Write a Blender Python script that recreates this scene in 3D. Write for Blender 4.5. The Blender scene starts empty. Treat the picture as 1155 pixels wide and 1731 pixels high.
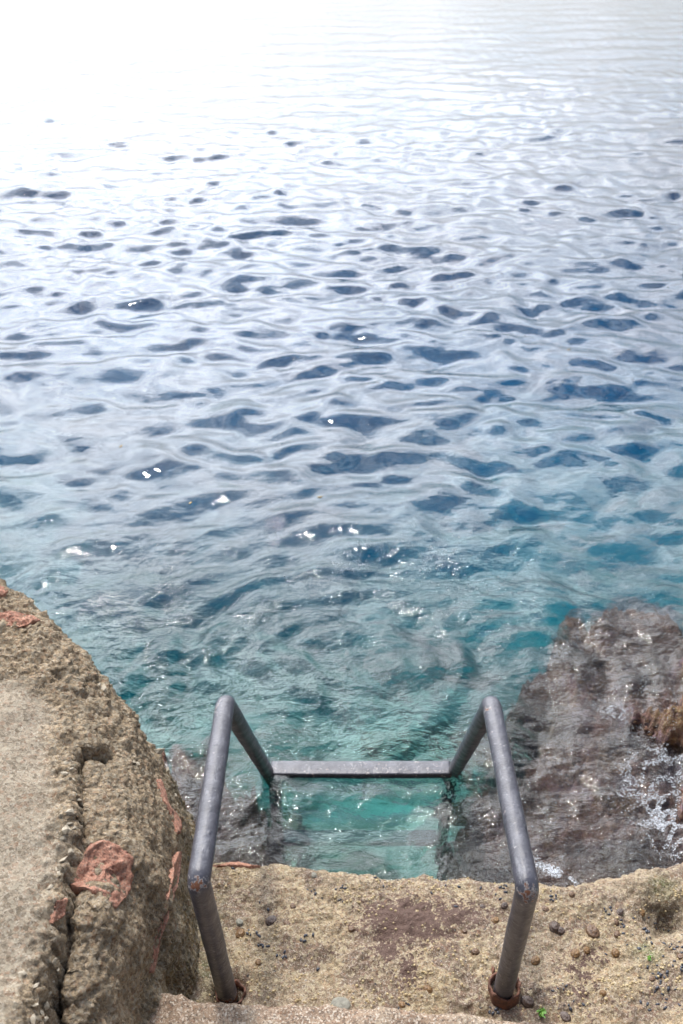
import bpy, bmesh, math, random
import numpy as np
from mathutils import Vector, Matrix
from mathutils.bvhtree import BVHTree

C = bpy.context.scene.collection
SC = bpy.context.scene
R = math.radians
random.seed(7)
RNG = np.random.default_rng(11)

# ------------------------------------------------------------------ camera
CAM_H, PITCH, FPX = 2.29, 31.0, 1683.0
cam_d = bpy.data.cameras.new('camera')
cam = bpy.data.objects.new('camera', cam_d); C.objects.link(cam); SC.camera = cam
cam.location = (0, 0, CAM_H); cam.rotation_euler = (R(90 - PITCH), 0, 0)
cam_d.sensor_fit = 'VERTICAL'; cam_d.sensor_height = 36; cam_d.lens = 35
cam_d.clip_start = .05; cam_d.clip_end = 3000
cam_d.dof.use_dof = True; cam_d.dof.focus_distance = 2.35; cam_d.dof.aperture_fstop = 6.3

# ------------------------------------------------------------------ sky and sun
SUN_EL, SUN_AZ = 66.0, -24.0          # azimuth from +Y, clockwise positive
sd = Vector((math.sin(R(SUN_AZ)) * math.cos(R(SUN_EL)), math.cos(R(SUN_AZ)) * math.cos(R(SUN_EL)), math.sin(R(SUN_EL))))
world = bpy.data.worlds.new('World'); SC.world = world; world.use_nodes = True
W = world.node_tree; W.nodes.clear()


GRAIN = 1.0


class NT:
    """small helper round a node tree"""
    def __init__(s, nt): s.t = nt

    def n(s, typ, **kw):
        nd = s.t.nodes.new(typ)
        for k, v in kw.items():
            if k.startswith('i_'):
                key = k[2:]
                nd.inputs[int(key) if key.isdigit() else key.replace('_', ' ')].default_value = v
            else: setattr(nd, k, v)
        return nd

    def l(s, a, b): s.t.links.new(a, b)

    def val(s, inp, v):
        if isinstance(v, bpy.types.NodeSocket): s.t.links.new(v, inp)
        else: inp.default_value = v

    def math(s, op, a, b=0.0, c=0.0, clamp=False):
        m = s.t.nodes.new('ShaderNodeMath'); m.operation = op; m.use_clamp = clamp
        s.val(m.inputs[0], a); s.val(m.inputs[1], b); s.val(m.inputs[2], c)
        return m.outputs[0]

    def ramp(s, f, a, b, lo=0.0, hi=1.0):
        m = s.t.nodes.new('ShaderNodeMapRange'); m.interpolation_type = 'SMOOTHSTEP'
        s.val(m.inputs[0], f); s.val(m.inputs[1], a); s.val(m.inputs[2], b); s.val(m.inputs[3], lo); s.val(m.inputs[4], hi)
        return m.outputs[0]

    def mix(s, f, a, b, mode='MIX'):
        m = s.t.nodes.new('ShaderNodeMix'); m.data_type = 'RGBA'; m.blend_type = mode
        s.val(m.inputs[0], f)
        for i, v in ((6, a), (7, b)):
            if isinstance(v, bpy.types.NodeSocket): s.t.links.new(v, m.inputs[i])
            else: m.inputs[i].default_value = (*v, 1) if len(v) == 3 else v
        return m.outputs[2]

    def noise(s, vec, scale, detail=4, rough=.55, dist=0.0, lac=2.0):
        m = s.t.nodes.new('ShaderNodeTexNoise')
        m.inputs['Scale'].default_value = scale; m.inputs['Detail'].default_value = detail
        m.inputs['Roughness'].default_value = rough; m.inputs['Distortion'].default_value = dist
        m.inputs['Lacunarity'].default_value = lac
        if vec is not None: s.t.links.new(vec, m.inputs['Vector'])
        return m.outputs[0]

    def voro(s, vec, scale, feature='F1', out=0, rand=1.0):
        m = s.t.nodes.new('ShaderNodeTexVoronoi'); m.feature = feature
        m.inputs['Scale'].default_value = scale; m.inputs['Randomness'].default_value = rand
        if vec is not None: s.t.links.new(vec, m.inputs['Vector'])
        return m.outputs[out]

    def mapping(s, vec, scale=(1, 1, 1), rot=(0, 0, 0), loc=(0, 0, 0)):
        m = s.t.nodes.new('ShaderNodeMapping'); s.t.links.new(vec, m.inputs[0])
        m.inputs['Scale'].default_value = scale; m.inputs['Rotation'].default_value = rot; m.inputs['Location'].default_value = loc
        return m.outputs[0]

    def grain(s, vec, scale, c, dark, light, amt):
        """crisp sand grains: every cell of a fine voronoi gets its own tone"""
        m = s.t.nodes.new('ShaderNodeTexVoronoi'); m.inputs['Scale'].default_value = scale; s.t.links.new(vec, m.inputs['Vector'])
        sp_ = s.t.nodes.new('ShaderNodeSeparateColor'); s.t.links.new(m.outputs['Color'], sp_.inputs[0])
        c = s.mix(s.math('MULTIPLY', s.ramp(sp_.outputs[0], .55, .95), amt), c, dark)
        c = s.mix(s.math('MULTIPLY', s.ramp(sp_.outputs[1], .62, .98), amt), c, light)
        c = s.mix(s.math('MULTIPLY', s.ramp(sp_.outputs[2], .8, 1.0), amt * .5), c, (.30, .13, .06))
        return c, sp_.outputs[1]

    def attr(s, name):
        m = s.t.nodes.new('ShaderNodeAttribute'); m.attribute_name = name
        return m.outputs['Fac']


w = NT(W)
tc = w.n('ShaderNodeTexCoord')
sky = w.n('ShaderNodeTexSky', sky_type='NISHITA')
sky.sun_disc = False; sky.sun_elevation = R(SUN_EL); sky.sun_rotation = R(SUN_AZ)
sky.air_density = 1.0; sky.dust_density = 1.5; sky.ozone_density = 1.2
bg1 = w.n('ShaderNodeBackground', i_Strength=0.15); w.l(sky.outputs[0], bg1.inputs[0])
# broken, sun-lit cloud cover; brighter towards the veiled sun as real thin cloud is
sep = w.n('ShaderNodeSeparateXYZ'); w.l(tc.outputs['Generated'], sep.inputs[0])
zz = w.math('ADD', w.math('MAXIMUM', sep.outputs[2], 0.0), 0.35)
cv = w.n('ShaderNodeCombineXYZ')
w.l(w.math('DIVIDE', sep.outputs[0], zz), cv.inputs[0]); w.l(w.math('DIVIDE', sep.outputs[1], zz), cv.inputs[1])
cn = w.noise(w.mapping(cv.outputs[0], loc=(3.1, 1.7, 0)), 3.2, 8, .60, .6)
gd = Vector((math.sin(R(SUN_AZ)) * math.cos(R(46)), math.cos(R(SUN_AZ)) * math.cos(R(46)), math.sin(R(46))))
cn2 = w.noise(w.mapping(cv.outputs[0], loc=(7.1, 2.7, 0)), 6.5, 5, .55, .8)
dt = w.n('ShaderNodeVectorMath', operation='DOT_PRODUCT'); w.l(tc.outputs['Generated'], dt.inputs[0]); dt.inputs[1].default_value = gd
near = w.math('MAXIMUM', dt.outputs['Value'], 0.0)
bank = w.ramp(sep.outputs[2], .40, .78, .30, -.10)       # a bright bank of cloud that thins out overhead
mask = w.ramp(w.math('ADD', cn, bank), .46, .62)
glow = w.math('ADD', w.math('MULTIPLY', w.math('POWER', near, 4.0), 11.5), w.math('ADD', w.math('MULTIPLY', w.math('POWER', near, 1.5), 1.7), .4))
tex2 = w.ramp(cn, .42, .64, 1.0, .5)
dt2 = w.n('ShaderNodeVectorMath', operation='DOT_PRODUCT'); w.l(tc.outputs['Generated'], dt2.inputs[0]); dt2.inputs[1].default_value = sd
halo = w.math('MULTIPLY', w.math('POWER', w.math('MAXIMUM', dt2.outputs['Value'], 0.0), 22.0), 7.0)   # glow of the veiled sun
glow = w.math('MULTIPLY', glow, w.ramp(sep.outputs[2], -.05, .45, .38, 1.0))
tex2 = w.math('SUBTRACT', 1.0, w.math('MULTIPLY', w.math('SUBTRACT', 1.0, tex2), w.ramp(sep.outputs[2], .08, .40)))
cs = w.math('MULTIPLY', w.math('ADD', glow, halo), tex2)
bg2 = w.n('ShaderNodeBackground'); bg2.inputs[0].default_value = (.95, .965, 1.0, 1); w.l(cs, bg2.inputs[1])
mx = w.n('ShaderNodeMixShader'); w.l(w.math('ADD', w.math('MULTIPLY', mask, .70), w.math('MULTIPLY', w.ramp(cn2, .46, .58), .30)), mx.inputs[0]); w.l(bg1.outputs[0], mx.inputs[1]); w.l(bg2.outputs[0], mx.inputs[2])
wo = w.n('ShaderNodeOutputWorld'); w.l(mx.outputs[0], wo.inputs[0])

sun_d = bpy.data.lights.new('sun', 'SUN'); sun_d.energy = 2.2; sun_d.angle = R(5); sun_d.color = (1, .955, .89)
sun = bpy.data.objects.new('sun', sun_d); C.objects.link(sun)
sun.rotation_euler = (-sd).to_track_quat('-Z', 'Y').to_euler()

SC.view_settings.view_transform = 'Standard'; SC.view_settings.look = 'None'
SC.view_settings.gamma = 1; SC.view_settings.use_curve_mapping = False; SC.view_settings.exposure = 0.3
SC.render.engine = 'CYCLES'
SC.cycles.use_denoising = True; SC.cycles.max_bounces = 10; SC.cycles.transmission_bounces = 6
SC.cycles.transparent_max_bounces = 8; SC.cycles.sample_clamp_indirect = 6; SC.cycles.caustics_refractive = True
SC.cycles.caustics_reflective = False; SC.cycles.blur_glossy = .3


# ------------------------------------------------------------------ numeric helpers
def P(px, py, z):
    """the point at height z that the photograph shows at pixel px, py"""
    a, b = (px - 577.5) / FPX, (py - 865.5) / FPX
    s, c = math.sin(R(PITCH)), math.cos(R(PITCH))
    dy, dz = c - b * s, -s - b * c
    t = (z - CAM_H) / dz
    return (a * t, dy * t, z)


_perm = RNG.permutation(256).astype(np.int64); _perm = np.concatenate([_perm, _perm, _perm])
_g = RNG.normal(size=(256, 3)); _g /= np.linalg.norm(_g, axis=1)[:, None]


def perlin(x, y, z):
    xi, yi, zi = np.floor(x), np.floor(y), np.floor(z)
    fx, fy, fz = x - xi, y - yi, z - zi
    xi, yi, zi = xi.astype(np.int64) & 255, yi.astype(np.int64) & 255, zi.astype(np.int64) & 255
    u, v, q = [f * f * f * (f * (f * 6 - 15) + 10) for f in (fx, fy, fz)]
    out = 0
    for dx in (0, 1):
        wx = u if dx else 1 - u
        for dy in (0, 1):
            wy = v if dy else 1 - v
            for dz in (0, 1):
                wz = q if dz else 1 - q
                h = _perm[_perm[_perm[(xi + dx) & 255] + ((yi + dy) & 255)] + ((zi + dz) & 255)]
                g = _g[h]
                out = out + wx * wy * wz * (g[..., 0] * (fx - dx) + g[..., 1] * (fy - dy) + g[..., 2] * (fz - dz))
    return out * 1.6


def fbm(p, scale, octs=4, gain=.5, ridge=False, lac=2.03):
    a, s, out = 1.0, scale, 0
    for i in range(octs):
        nv = perlin(p[..., 0] * s + 7.3 * i, p[..., 1] * s + 3.1 * i, p[..., 2] * s + 1.7 * i)
        out = out + a * ((1 - 2 * np.abs(nv)) if ridge else nv)
        a *= gain; s *= lac
    return out


def sm(x, a, b):
    t = np.clip((x - a) / (b - a), 0, 1)
    return t * t * (3 - 2 * t)


def polydist(X, Y, pts):
    """signed distance to an open polyline (positive on its left) and arc position 0..1"""
    best = np.full(X.shape, 1e9); sgn = np.ones(X.shape); arc = np.zeros(X.shape)
    n = len(pts) - 1
    for i in range(n):
        ax, ay = pts[i][:2]; bx, by = pts[i + 1][:2]
        dx, dy = bx - ax, by - ay
        t = np.clip(((X - ax) * dx + (Y - ay) * dy) / (dx * dx + dy * dy), 0, 1)
        d = np.hypot(X - ax - t * dx, Y - ay - t * dy)
        s = np.sign(dx * (Y - ay) - dy * (X - ax))
        m = d < best
        best = np.where(m, d, best); sgn = np.where(m, s, sgn); arc = np.where(m, (i + t) / n, arc)
    return best * sgn, arc


def grid_mesh(name, V, mat, attrs=None, parent=None, smooth=True, extra=None):
    """V: rows x cols x 3 array -> one mesh object"""
    nr, nc = V.shape[:2]
    co = V.reshape(-1, 3)
    idx = np.arange(nr * nc).reshape(nr, nc)
    q = np.stack([idx[:-1, :-1], idx[:-1, 1:], idx[1:, 1:], idx[1:, :-1]], -1).reshape(-1, 4)
    polys = q; nv = len(co)
    me = bpy.data.meshes.new(name)
    if extra is not None:
        co = np.concatenate([co, extra[0]])
    me.vertices.add(len(co)); me.vertices.foreach_set('co', co.astype(np.float32).ravel())
    loops = polys.ravel(); starts = np.arange(len(polys)) * 4
    if extra is not None:
        loops = np.concatenate([loops, extra[1].ravel()]); starts = np.concatenate([starts, len(polys) * 4 + np.arange(len(extra[1])) * 4])
    me.loops.add(len(loops)); me.loops.foreach_set('vertex_index', loops.astype(np.int32))
    me.polygons.add(len(starts)); me.polygons.foreach_set('loop_start', starts.astype(np.int32))
    me.polygons.foreach_set('use_smooth', np.full(len(starts), smooth))
    me.update(calc_edges=True)
    for k, a in (attrs or {}).items():
        at = me.attributes.new(k, 'FLOAT', 'POINT'); arr = np.zeros(len(co), np.float32); arr[:nv] = a.ravel(); at.data.foreach_set('value', arr)
    me.materials.append(mat)
    o = bpy.data.objects.new(name, me); C.objects.link(o)
    if parent: o.parent = parent
    return o


_ico = {}


def ico(sub):
    if sub not in _ico:
        b_ = bmesh.new(); bmesh.ops.create_icosphere(b_, subdivisions=sub, radius=1); b_.verts.ensure_lookup_table()
        _ico[sub] = (np.array([tuple(v.co) for v in b_.verts]), [tuple(v.index for v in f.verts) for f in b_.faces]); b_.free()
    return _ico[sub]


class Batch:
    """gathers many small shapes and links them as one mesh"""
    def __init__(s): s.v, s.f, s.n = [], [], 0

    def add(s, v, f):
        s.v.append(np.asarray(v, float)); s.f += [tuple(i + s.n for i in q) for q in f]; s.n += len(v)

    def build(s, name, mat, parent=None, smooth=True):
        me = bpy.data.meshes.new(name); me.from_pydata(np.concatenate(s.v).tolist(), [], s.f)
        if smooth: me.polygons.foreach_set('use_smooth', [True] * len(me.polygons))
        me.materials.append(mat); o = bpy.data.objects.new(name, me); C.objects.link(o)
        if parent: o.parent = parent
        return o


def normals(V):
    du = np.gradient(V, axis=1); dv = np.gradient(V, axis=0)
    n = np.cross(du, dv); n /= np.linalg.norm(n, axis=-1)[..., None] + 1e-12
    return n


def tag(o, label=None, cat=None, group=None, kind=None):
    if label: o['label'] = label
    if cat: o['category'] = cat
    if group: o['group'] = group
    if kind: o['kind'] = kind
    return o


def mesh_obj(name, bm, mat, parent=None, smooth=True):
    me = bpy.data.meshes.new(name); bm.to_mesh(me); bm.free()
    if smooth: me.polygons.foreach_set('use_smooth', [True] * len(me.polygons))
    me.materials.append(mat)
    o = bpy.data.objects.new(name, me); C.objects.link(o)
    if parent: o.parent = parent
    return o


def bvh_of(o):
    me = o.data
    v = np.empty(len(me.vertices) * 3, np.float32); me.vertices.foreach_get('co', v)
    p = np.empty(len(me.loops), np.int32); me.loops.foreach_get('vertex_index', p)
    return BVHTree.FromPolygons([tuple(a) for a in v.reshape(-1, 3).tolist()], p.reshape(-1, 4).tolist())


# ------------------------------------------------------------------ materials
def new_mat(name):
    m = bpy.data.materials.new(name); m.use_nodes = True; m.node_tree.nodes.clear()
    k = NT(m.node_tree); out = k.n('ShaderNodeOutputMaterial')
    k.tc = k.n('ShaderNodeTexCoord').outputs['Object']
    return m, k, out


def principled(k, out, col, rough=.8, bump=None, dist=.002, strength=1.0, spec=.5, metal=0.0, **kw):
    b = k.n('ShaderNodeBsdfPrincipled')
    if isinstance(col, bpy.types.NodeSocket): k.l(col, b.inputs['Base Color'])
    else: b.inputs['Base Color'].default_value = (*col, 1)
    k.val(b.inputs['Roughness'], rough); k.val(b.inputs['Specular IOR Level'], spec); k.val(b.inputs['Metallic'], metal)
    for a, v in kw.items(): k.val(b.inputs[a.replace('_', ' ')], v)
    if bump is not None:
        bp = k.n('ShaderNodeBump'); bp.inputs['Distance'].default_value = dist; bp.inputs['Strength'].default_value = strength
        k.l(bump, bp.inputs['Height']); k.l(bp.outputs[0], b.inputs['Normal'])
    k.l(b.outputs[0], out.inputs[0])
    return b


def mat_wall():
    m, k, out = new_mat('weathered_concrete')
    t = k.tc; rough = k.attr('rough'); low = k.attr('low')
    n1 = k.noise(t, 6, 5); n2 = k.noise(t, 45, 6, .65); n3 = k.noise(t, 260, 3, .7); n4 = k.noise(t, 700, 2, .6)
    smooth_c = k.mix(k.ramp(n1, .3, .7), (.39, .325, .24), (.30, .245, .175))
    rough_c = k.mix(k.ramp(n2, .32, .68), (.53, .405, .26), (.31, .23, .14))
    c = k.mix(rough, smooth_c, rough_c)
    c = k.mix(k.ramp(k.voro(t, 60), .18, .05, 0, .45), c, (.50, .46, .38))                 # pale grit
    c = k.mix(k.math('MULTIPLY', k.ramp(n3, .50, .72), .55), c, (.12, .095, .065))
    c = k.mix(k.math('MULTIPLY', k.ramp(n4, .54, .72), .35), c, (.60, .55, .45))
    alg = k.math('MULTIPLY', low, k.ramp(n2, .25, .6))
    c = k.mix(k.math('MULTIPLY', alg, .85), c, k.mix(k.ramp(k.noise(t, 22, 4), .42, .6), (.14, .12, .055), (.22, .15, .04)))
    c = k.mix(k.math('MULTIPLY', k.math('MULTIPLY', low, k.ramp(k.noise(t, 35, 4, .6), .56, .64)), .8), c, (.05, .05, .055))
    c = k.mix(k.math('MULTIPLY', k.math('MULTIPLY', low, k.ramp(k.noise(k.mapping(t, loc=(4, 2, 1)), 30, 4, .6), .56, .66)), .7), c, (.5, .46, .36))
    c = k.mix(k.math('MULTIPLY', k.attr('crack'), .7), c, (.06, .045, .03))
    c, g1 = k.grain(t, 330, c, (.09, .07, .05), (.52, .47, .39), .5)
    c, g2 = k.grain(t, 130, c, (.11, .085, .055), (.42, .37, .28), .55)
    h = k.math('ADD', k.math('MULTIPLY', n3, .6), k.math('MULTIPLY', n4, .35))
    h = k.math('ADD', h, k.math('MULTIPLY', g1, .35))
    h = k.math('ADD', h, k.math('MULTIPLY', k.math('MULTIPLY', n2, rough), 2.6))
    h = k.math('ADD', h, k.math('MULTIPLY', k.math('MULTIPLY', k.ramp(k.voro(t, 75), .0, .6), rough), 1.2))
    principled(k, out, c, k.ramp(low, 0, 1, .92, .6), h, .0062, 1.0, spec=.3)
    return m


def mat_ledge():
    m, k, out = new_mat('sea_worn_concrete')
    t = k.tc
    n1 = k.noise(t, 5, 5, .6); n2 = k.noise(t, 30, 6, .62); n3 = k.noise(t, 180, 4, .65); n4 = k.noise(t, 600, 2, .6)
    c = k.mix(k.ramp(n2, .3, .7), (.40, .305, .205), (.26, .185, .12))
    c = k.mix(k.ramp(n1, .44, .56), c, k.mix(k.ramp(n2, .35, .65), (.49, .375, .225), (.33, .24, .14)))     # yellower growth
    c = k.mix(k.ramp(k.noise(k.mapping(t, loc=(2, 5, 0)), 9, 4), .50, .58), c, (.20, .135, .095))          # pinkish brown film
    c = k.mix(k.math('MULTIPLY', k.ramp(n3, .52, .7), .6), c, (.13, .10, .065))
    c = k.mix(k.math('MULTIPLY', k.ramp(n4, .54, .7), .4), c, (.72, .64, .48))
    sp = k.math('MULTIPLY', k.ramp(k.voro(t, 75), .27, .16), k.ramp(k.noise(k.mapping(t, loc=(9, 1, 3)), 8, 3, .6), .53, .62))
    c = k.mix(k.math('MULTIPLY', sp, .92), c, (.035, .038, .045))                                            # black lichen specks
    gr = k.math('MULTIPLY', k.attr('green'), k.ramp(n2, .3, .6))
    c = k.mix(gr, c, (.10, .15, .03))
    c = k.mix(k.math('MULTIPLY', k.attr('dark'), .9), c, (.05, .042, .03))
    c, g1 = k.grain(t, 360, c, (.07, .05, .03), (.60, .53, .42), .55)
    c, g2 = k.grain(t, 150, c, (.13, .095, .05), (.52, .44, .28), .5)
    pu = k.math('MULTIPLY', k.attr('purple'), 1.0)
    edge = k.math('ADD', pu, k.math('MULTIPLY', k.math('SUBTRACT', n3, .5), 1.7))
    edge = k.math('ADD', edge, k.math('MULTIPLY', k.math('SUBTRACT', k.noise(t, 55, 5, .7), .5), 2.1))
    c = k.mix(k.ramp(edge, .48, .53), c, k.mix(n3, (.075, .044, .036), (.17, .105, .078)))
    h = k.math('ADD', k.math('MULTIPLY', n3, .9), k.math('MULTIPLY', n4, .3))
    h = k.math('ADD', h, k.math('MULTIPLY', g1, .3))
    h = k.math('ADD', h, k.math('MULTIPLY', n2, 1.8))
    principled(k, out, c, .72, h, .0062, 1.0, spec=.35)
    return m


def mat_step():
    m, k, out = new_mat('brown_wet_concrete')
    t = k.tc; n2 = k.noise(t, 26, 6, .62); n3 = k.noise(t, 170, 4, .65); n1 = k.noise(t, 7, 4)
    c = k.mix(k.ramp(n2, .3, .7), (.32, .22, .14), (.20, .13, .08))
    c = k.mix(k.ramp(n1, .45, .65), c, (.32, .25, .17))
    c = k.mix(k.math('MULTIPLY', k.ramp(n3, .52, .7), .6), c, (.10, .07, .05))
    c = k.mix(k.math('MULTIPLY', k.ramp(k.noise(t, 420, 2), .56, .7), .5), c, (.6, .52, .42))
    h = k.math('ADD', k.math('MULTIPLY', n3, .8), k.math('MULTIPLY', n2, 1.5))
    c, g1 = k.grain(t, 300, c, (.07, .045, .03), (.6, .52, .42), .7)
    principled(k, out, c, .62, k.math('ADD', h, k.math('MULTIPLY', g1, .4)), .005, 1.0)
    return m


def mat_brick():
    m, k, out = new_mat('red_fired_clay')
    t = k.tc; n = k.noise(t, 40, 5, .6); n3 = k.noise(t, 220, 3, .7)
    c = k.mix(k.ramp(n, .3, .7), (.56, .29, .20), (.38, .18, .125))
    c = k.mix(k.math('MULTIPLY', k.ramp(n3, .55, .7), .6), c, (.50, .33, .25))
    c = k.mix(k.math('MULTIPLY', k.ramp(k.noise(k.mapping(t, loc=(5, 5, 5)), 60, 4, .6), .62, .7), .8), c, (.09, .075, .07))
    c = k.mix(k.math('MULTIPLY', k.ramp(k.noise(k.mapping(t, loc=(2, 7, 5)), 26, 6, .7), .66, .74), .6), c, (.26, .19, .13))
    c, g1 = k.grain(t, 330, c, (.12, .06, .04), (.45, .33, .25), .5)
    principled(k, out, c, .85, k.math('ADD', k.math('MULTIPLY', n, 2), n3), .006, 1.0, spec=.3)
    return m


def mat_pipe():
    m, k, out = new_mat('grey_painted_steel')
    t = k.tc; n = k.noise(t, 28, 5, .6); n3 = k.noise(t, 190, 4, .6); n4 = k.noise(k.mapping(t, scale=(1, .25, 1)), 90, 4, .6)
    c = k.mix(k.ramp(n, .3, .7), (.062, .062, .080), (.04, .04, .052))
    c = k.mix(k.math('MULTIPLY', k.ramp(n4, .58, .70), .5), c, (.17, .17, .185))
    c = k.mix(k.math('MULTIPLY', k.ramp(n3, .66, .72), .7), c, (.06, .055, .06))
    rr = k.math('ADD', k.attr('rust'), k.math('MULTIPLY', k.math('SUBTRACT', k.noise(t, 85, 5, .7), .5), 3.4))
    rust = k.ramp(rr, .62, .76)
    c = k.mix(k.ramp(rr, .5, .62), c, (.45, .43, .42))
    c = k.mix(rust, c, k.mix(n3, (.10, .035, .02), (.27, .11, .05)))
    c = k.mix(k.math('MULTIPLY', k.attr('wet'), .85), c, (.05, .05, .058))
    h = k.math('ADD', k.math('MULTIPLY', n, 2.0), k.math('MULTIPLY', n3, .35))
    h = k.math('ADD', h, k.math('MULTIPLY', k.ramp(k.voro(t, 26, 'F1'), .16, .10), .45))
    h = k.math('SUBTRACT', h, k.math('MULTIPLY', rust, .8))
    principled(k, out, c, k.math('ADD', k.ramp(n, .3, .7, .34, .46), k.math('MULTIPLY', rust, .4)), h, .0022, .9, spec=.65)
    return m


def mat_plain(name, ca, cb, rough=.6, scale=60, dist=.002, spec=.5, **kw):
    m, k, out = new_mat(name)
    n = k.noise(k.tc, scale, 5, .6)
    principled(k, out, k.mix(k.ramp(n, .3, .7), ca, cb), rough, n, dist, 1.0, spec=spec, **kw)
    return m


def mat_seabed():
    m, k, out = new_mat('pale_sand_deep_water_tint')
    t = k.tc; n = k.noise(t, .55, 5, .6, .4); n2 = k.noise(t, 5, 5, .6)
    c = k.mix(k.ramp(n2, .3, .7), (.74, .72, .55), (.34, .37, .27))
    c = k.mix(k.ramp(k.noise(t, 1.6, 5, .6, .6), .50, .58), c, (.10, .13, .09))
    c = k.mix(k.math('MULTIPLY', k.ramp(n, .46, .60), k.attr('weed')), c, (.04, .06, .065))
    c = k.mix(k.attr('deep'), c, k.mix(k.ramp(n, .40, .62), (.22, .44, .62), (.10, .24, .40)))  # blue light scattered by deep water, painted into the bed colour
    principled(k, out, c, .95, n2, .05, 1.0, spec=.1)
    return m


def mat_reef():
    m, k, out = new_mat('algae_covered_rock')
    t = k.tc; n = k.noise(t, 7, 6, .62, .5); n2 = k.noise(t, 38, 6, .66, .3); n3 = k.noise(t, 170, 4, .65)
    c = k.mix(k.ramp(n2, .34, .66), (.34, .16, .12), (.12, .05, .04))
    c = k.mix(k.ramp(k.noise(k.mapping(t, loc=(1, 1, 4)), 3.2, 5, .6, .6), .50, .60), c, k.mix(n2, (.05, .03, .03), (.13, .08, .09)))
    c = k.mix(k.ramp(n, .50, .64), c, k.mix(k.ramp(n2, .35, .6), (.33, .17, .045), (.15, .07, .02)))          # ochre weed
    c = k.mix(k.ramp(k.noise(k.mapping(t, loc=(3, 8, 1)), 10, 5, .6), .53, .65), c, k.mix(n3, (.36, .25, .31), (.20, .11, .14)))  # mauve crust
    c = k.mix(k.math('MULTIPLY', k.ramp(n3, .5, .68), .7), c, (.035, .025, .02))
    c, g1 = k.grain(t, 45, c, (.03, .015, .015), (.34, .19, .15), .6)
    c, g1 = k.grain(t, 110, c, (.03, .015, .015), (.38, .25, .14), .6)
    dry = k.attr('dry')
    c = k.mix(k.math('MULTIPLY', dry, k.ramp(n2, .35, .55)), c, k.mix(k.ramp(n3, .4, .6), (.26, .19, .09), (.20, .085, .035)))
    h = k.math('ADD', k.math('MULTIPLY', n2, 3), n3)
    principled(k, out, c, .35, h, .007, 1.0, spec=.5)
    return m


def mat_water():
    m, k, out = new_mat('clear_sea_water')
    t = k.tc
    near = k.attr('calm')                       # 1 by the rocks, where the backwash ripples the surface
    a = k.noise(k.mapping(t, scale=(1, 1.5, 1)), 16, 3, .5, .6)
    b = k.noise(k.mapping(t, rot=(0, 0, .5), scale=(1, 2.0, 1)), 38, 3, .5, .8)
    d = k.noise(t, 95, 2, .5, .8)
    h = k.math('ADD', k.math('MULTIPLY', a, .010), k.math('MULTIPLY', b, .0042))
    h = k.math('ADD', h, k.math('MULTIPLY', d, .0016))
    h = k.math('MULTIPLY', h, near)
    far = k.math('MULTIPLY', k.noise(k.mapping(t, scale=(1, 1.8, 1)), 7, 3, .5, .4), .004)
    h = k.math('ADD', h, k.math('MULTIPLY', far, k.math('SUBTRACT', 1.0, near)))
    bp = k.n('ShaderNodeBump'); bp.inputs['Distance'].default_value = 1.0; bp.inputs['Strength'].default_value = 1.0
    k.l(h, bp.inputs['Height'])
    fr = k.n('ShaderNodeFresnel'); fr.inputs['IOR'].default_value = 1.42; k.l(bp.outputs[0], fr.inputs['Normal'])
    gl = k.n('ShaderNodeBsdfGlossy'); gl.inputs['Roughness'].default_value = .035; k.l(bp.outputs[0], gl.inputs['Normal'])
    rf = k.n('ShaderNodeBsdfRefraction'); rf.inputs['IOR'].default_value = 1.33; rf.inputs['Roughness'].default_value = .0
    k.l(bp.outputs[0], rf.inputs['Normal'])
    tr = k.n('ShaderNodeBsdfTransparent')
    m1 = k.n('ShaderNodeMixShader'); m1.inputs[0].default_value = .4; k.l(rf.outputs[0], m1.inputs[1]); k.l(tr.outputs[0], m1.inputs[2])
    m2 = k.n('ShaderNodeMixShader'); k.l(fr.outputs[0], m2.inputs[0]); k.l(m1.outputs[0], m2.inputs[1]); k.l(gl.outputs[0], m2.inputs[2])
    k.l(m2.outputs[0], out.inputs[0])
    va = k.n('ShaderNodeVolumeAbsorption'); va.inputs['Color'].default_value = (.12, .77, .84, 1); va.inputs['Density'].default_value = .75
    k.l(va.outputs[0], out.inputs[1])
    return m


M_wall, M_ledge, M_step, M_brick, M_pipe = mat_wall(), mat_ledge(), mat_step(), mat_brick(), mat_pipe()
M_bed, M_reef, M_water = mat_seabed(), mat_reef(), mat_water()
M_rust = mat_plain('flaking_rust', (.17, .065, .035), (.06, .028, .018), .75, 90, .004)
M_stone = mat_plain('pale_stone', (.46, .41, .32), (.30, .25, .18), .85, 70, .003, .3)
M_snail_b = mat_plain('brown_shell', (.17, .095, .045), (.05, .025, .015), .4, 260, .002)
M_snail_o = mat_plain('ochre_shell', (.24, .13, .04), (.07, .035, .015), .45, 260, .002)
M_snail_d = mat_plain('dark_shell', (.035, .022, .018), (.11, .07, .05), .35, 260, .002)
M_snail_g = mat_plain('grey_shell', (.25, .24, .19), (.15, .14, .11), .7, 100, .002)
M_green = mat_plain('green_sea_lettuce', (.16, .36, .03), (.08, .22, .015), .4, 90, .002)
M_mussel = mat_plain('blue_black_shell', (.02, .024, .035), (.05, .055, .07), .3, 120, .001)
M_foam = mat_plain('sea_foam', (.80, .83, .86), (.70, .74, .78), .25, 90, .001)
_k = NT(M_foam.node_tree); _o = [n for n in M_foam.node_tree.nodes if n.type == 'OUTPUT_MATERIAL'][0]; _b = [n for n in M_foam.node_tree.nodes if n.type == 'BSDF_PRINCIPLED'][0]
_t = _k.n('ShaderNodeBsdfTransparent'); _m = _k.n('ShaderNodeMixShader'); _m.inputs[0].default_value = .5
_k.l(_b.outputs[0], _m.inputs[1]); _k.l(_t.outputs[0], _m.inputs[2]); _k.l(_m.outputs[0], _o.inputs[0])
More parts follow.
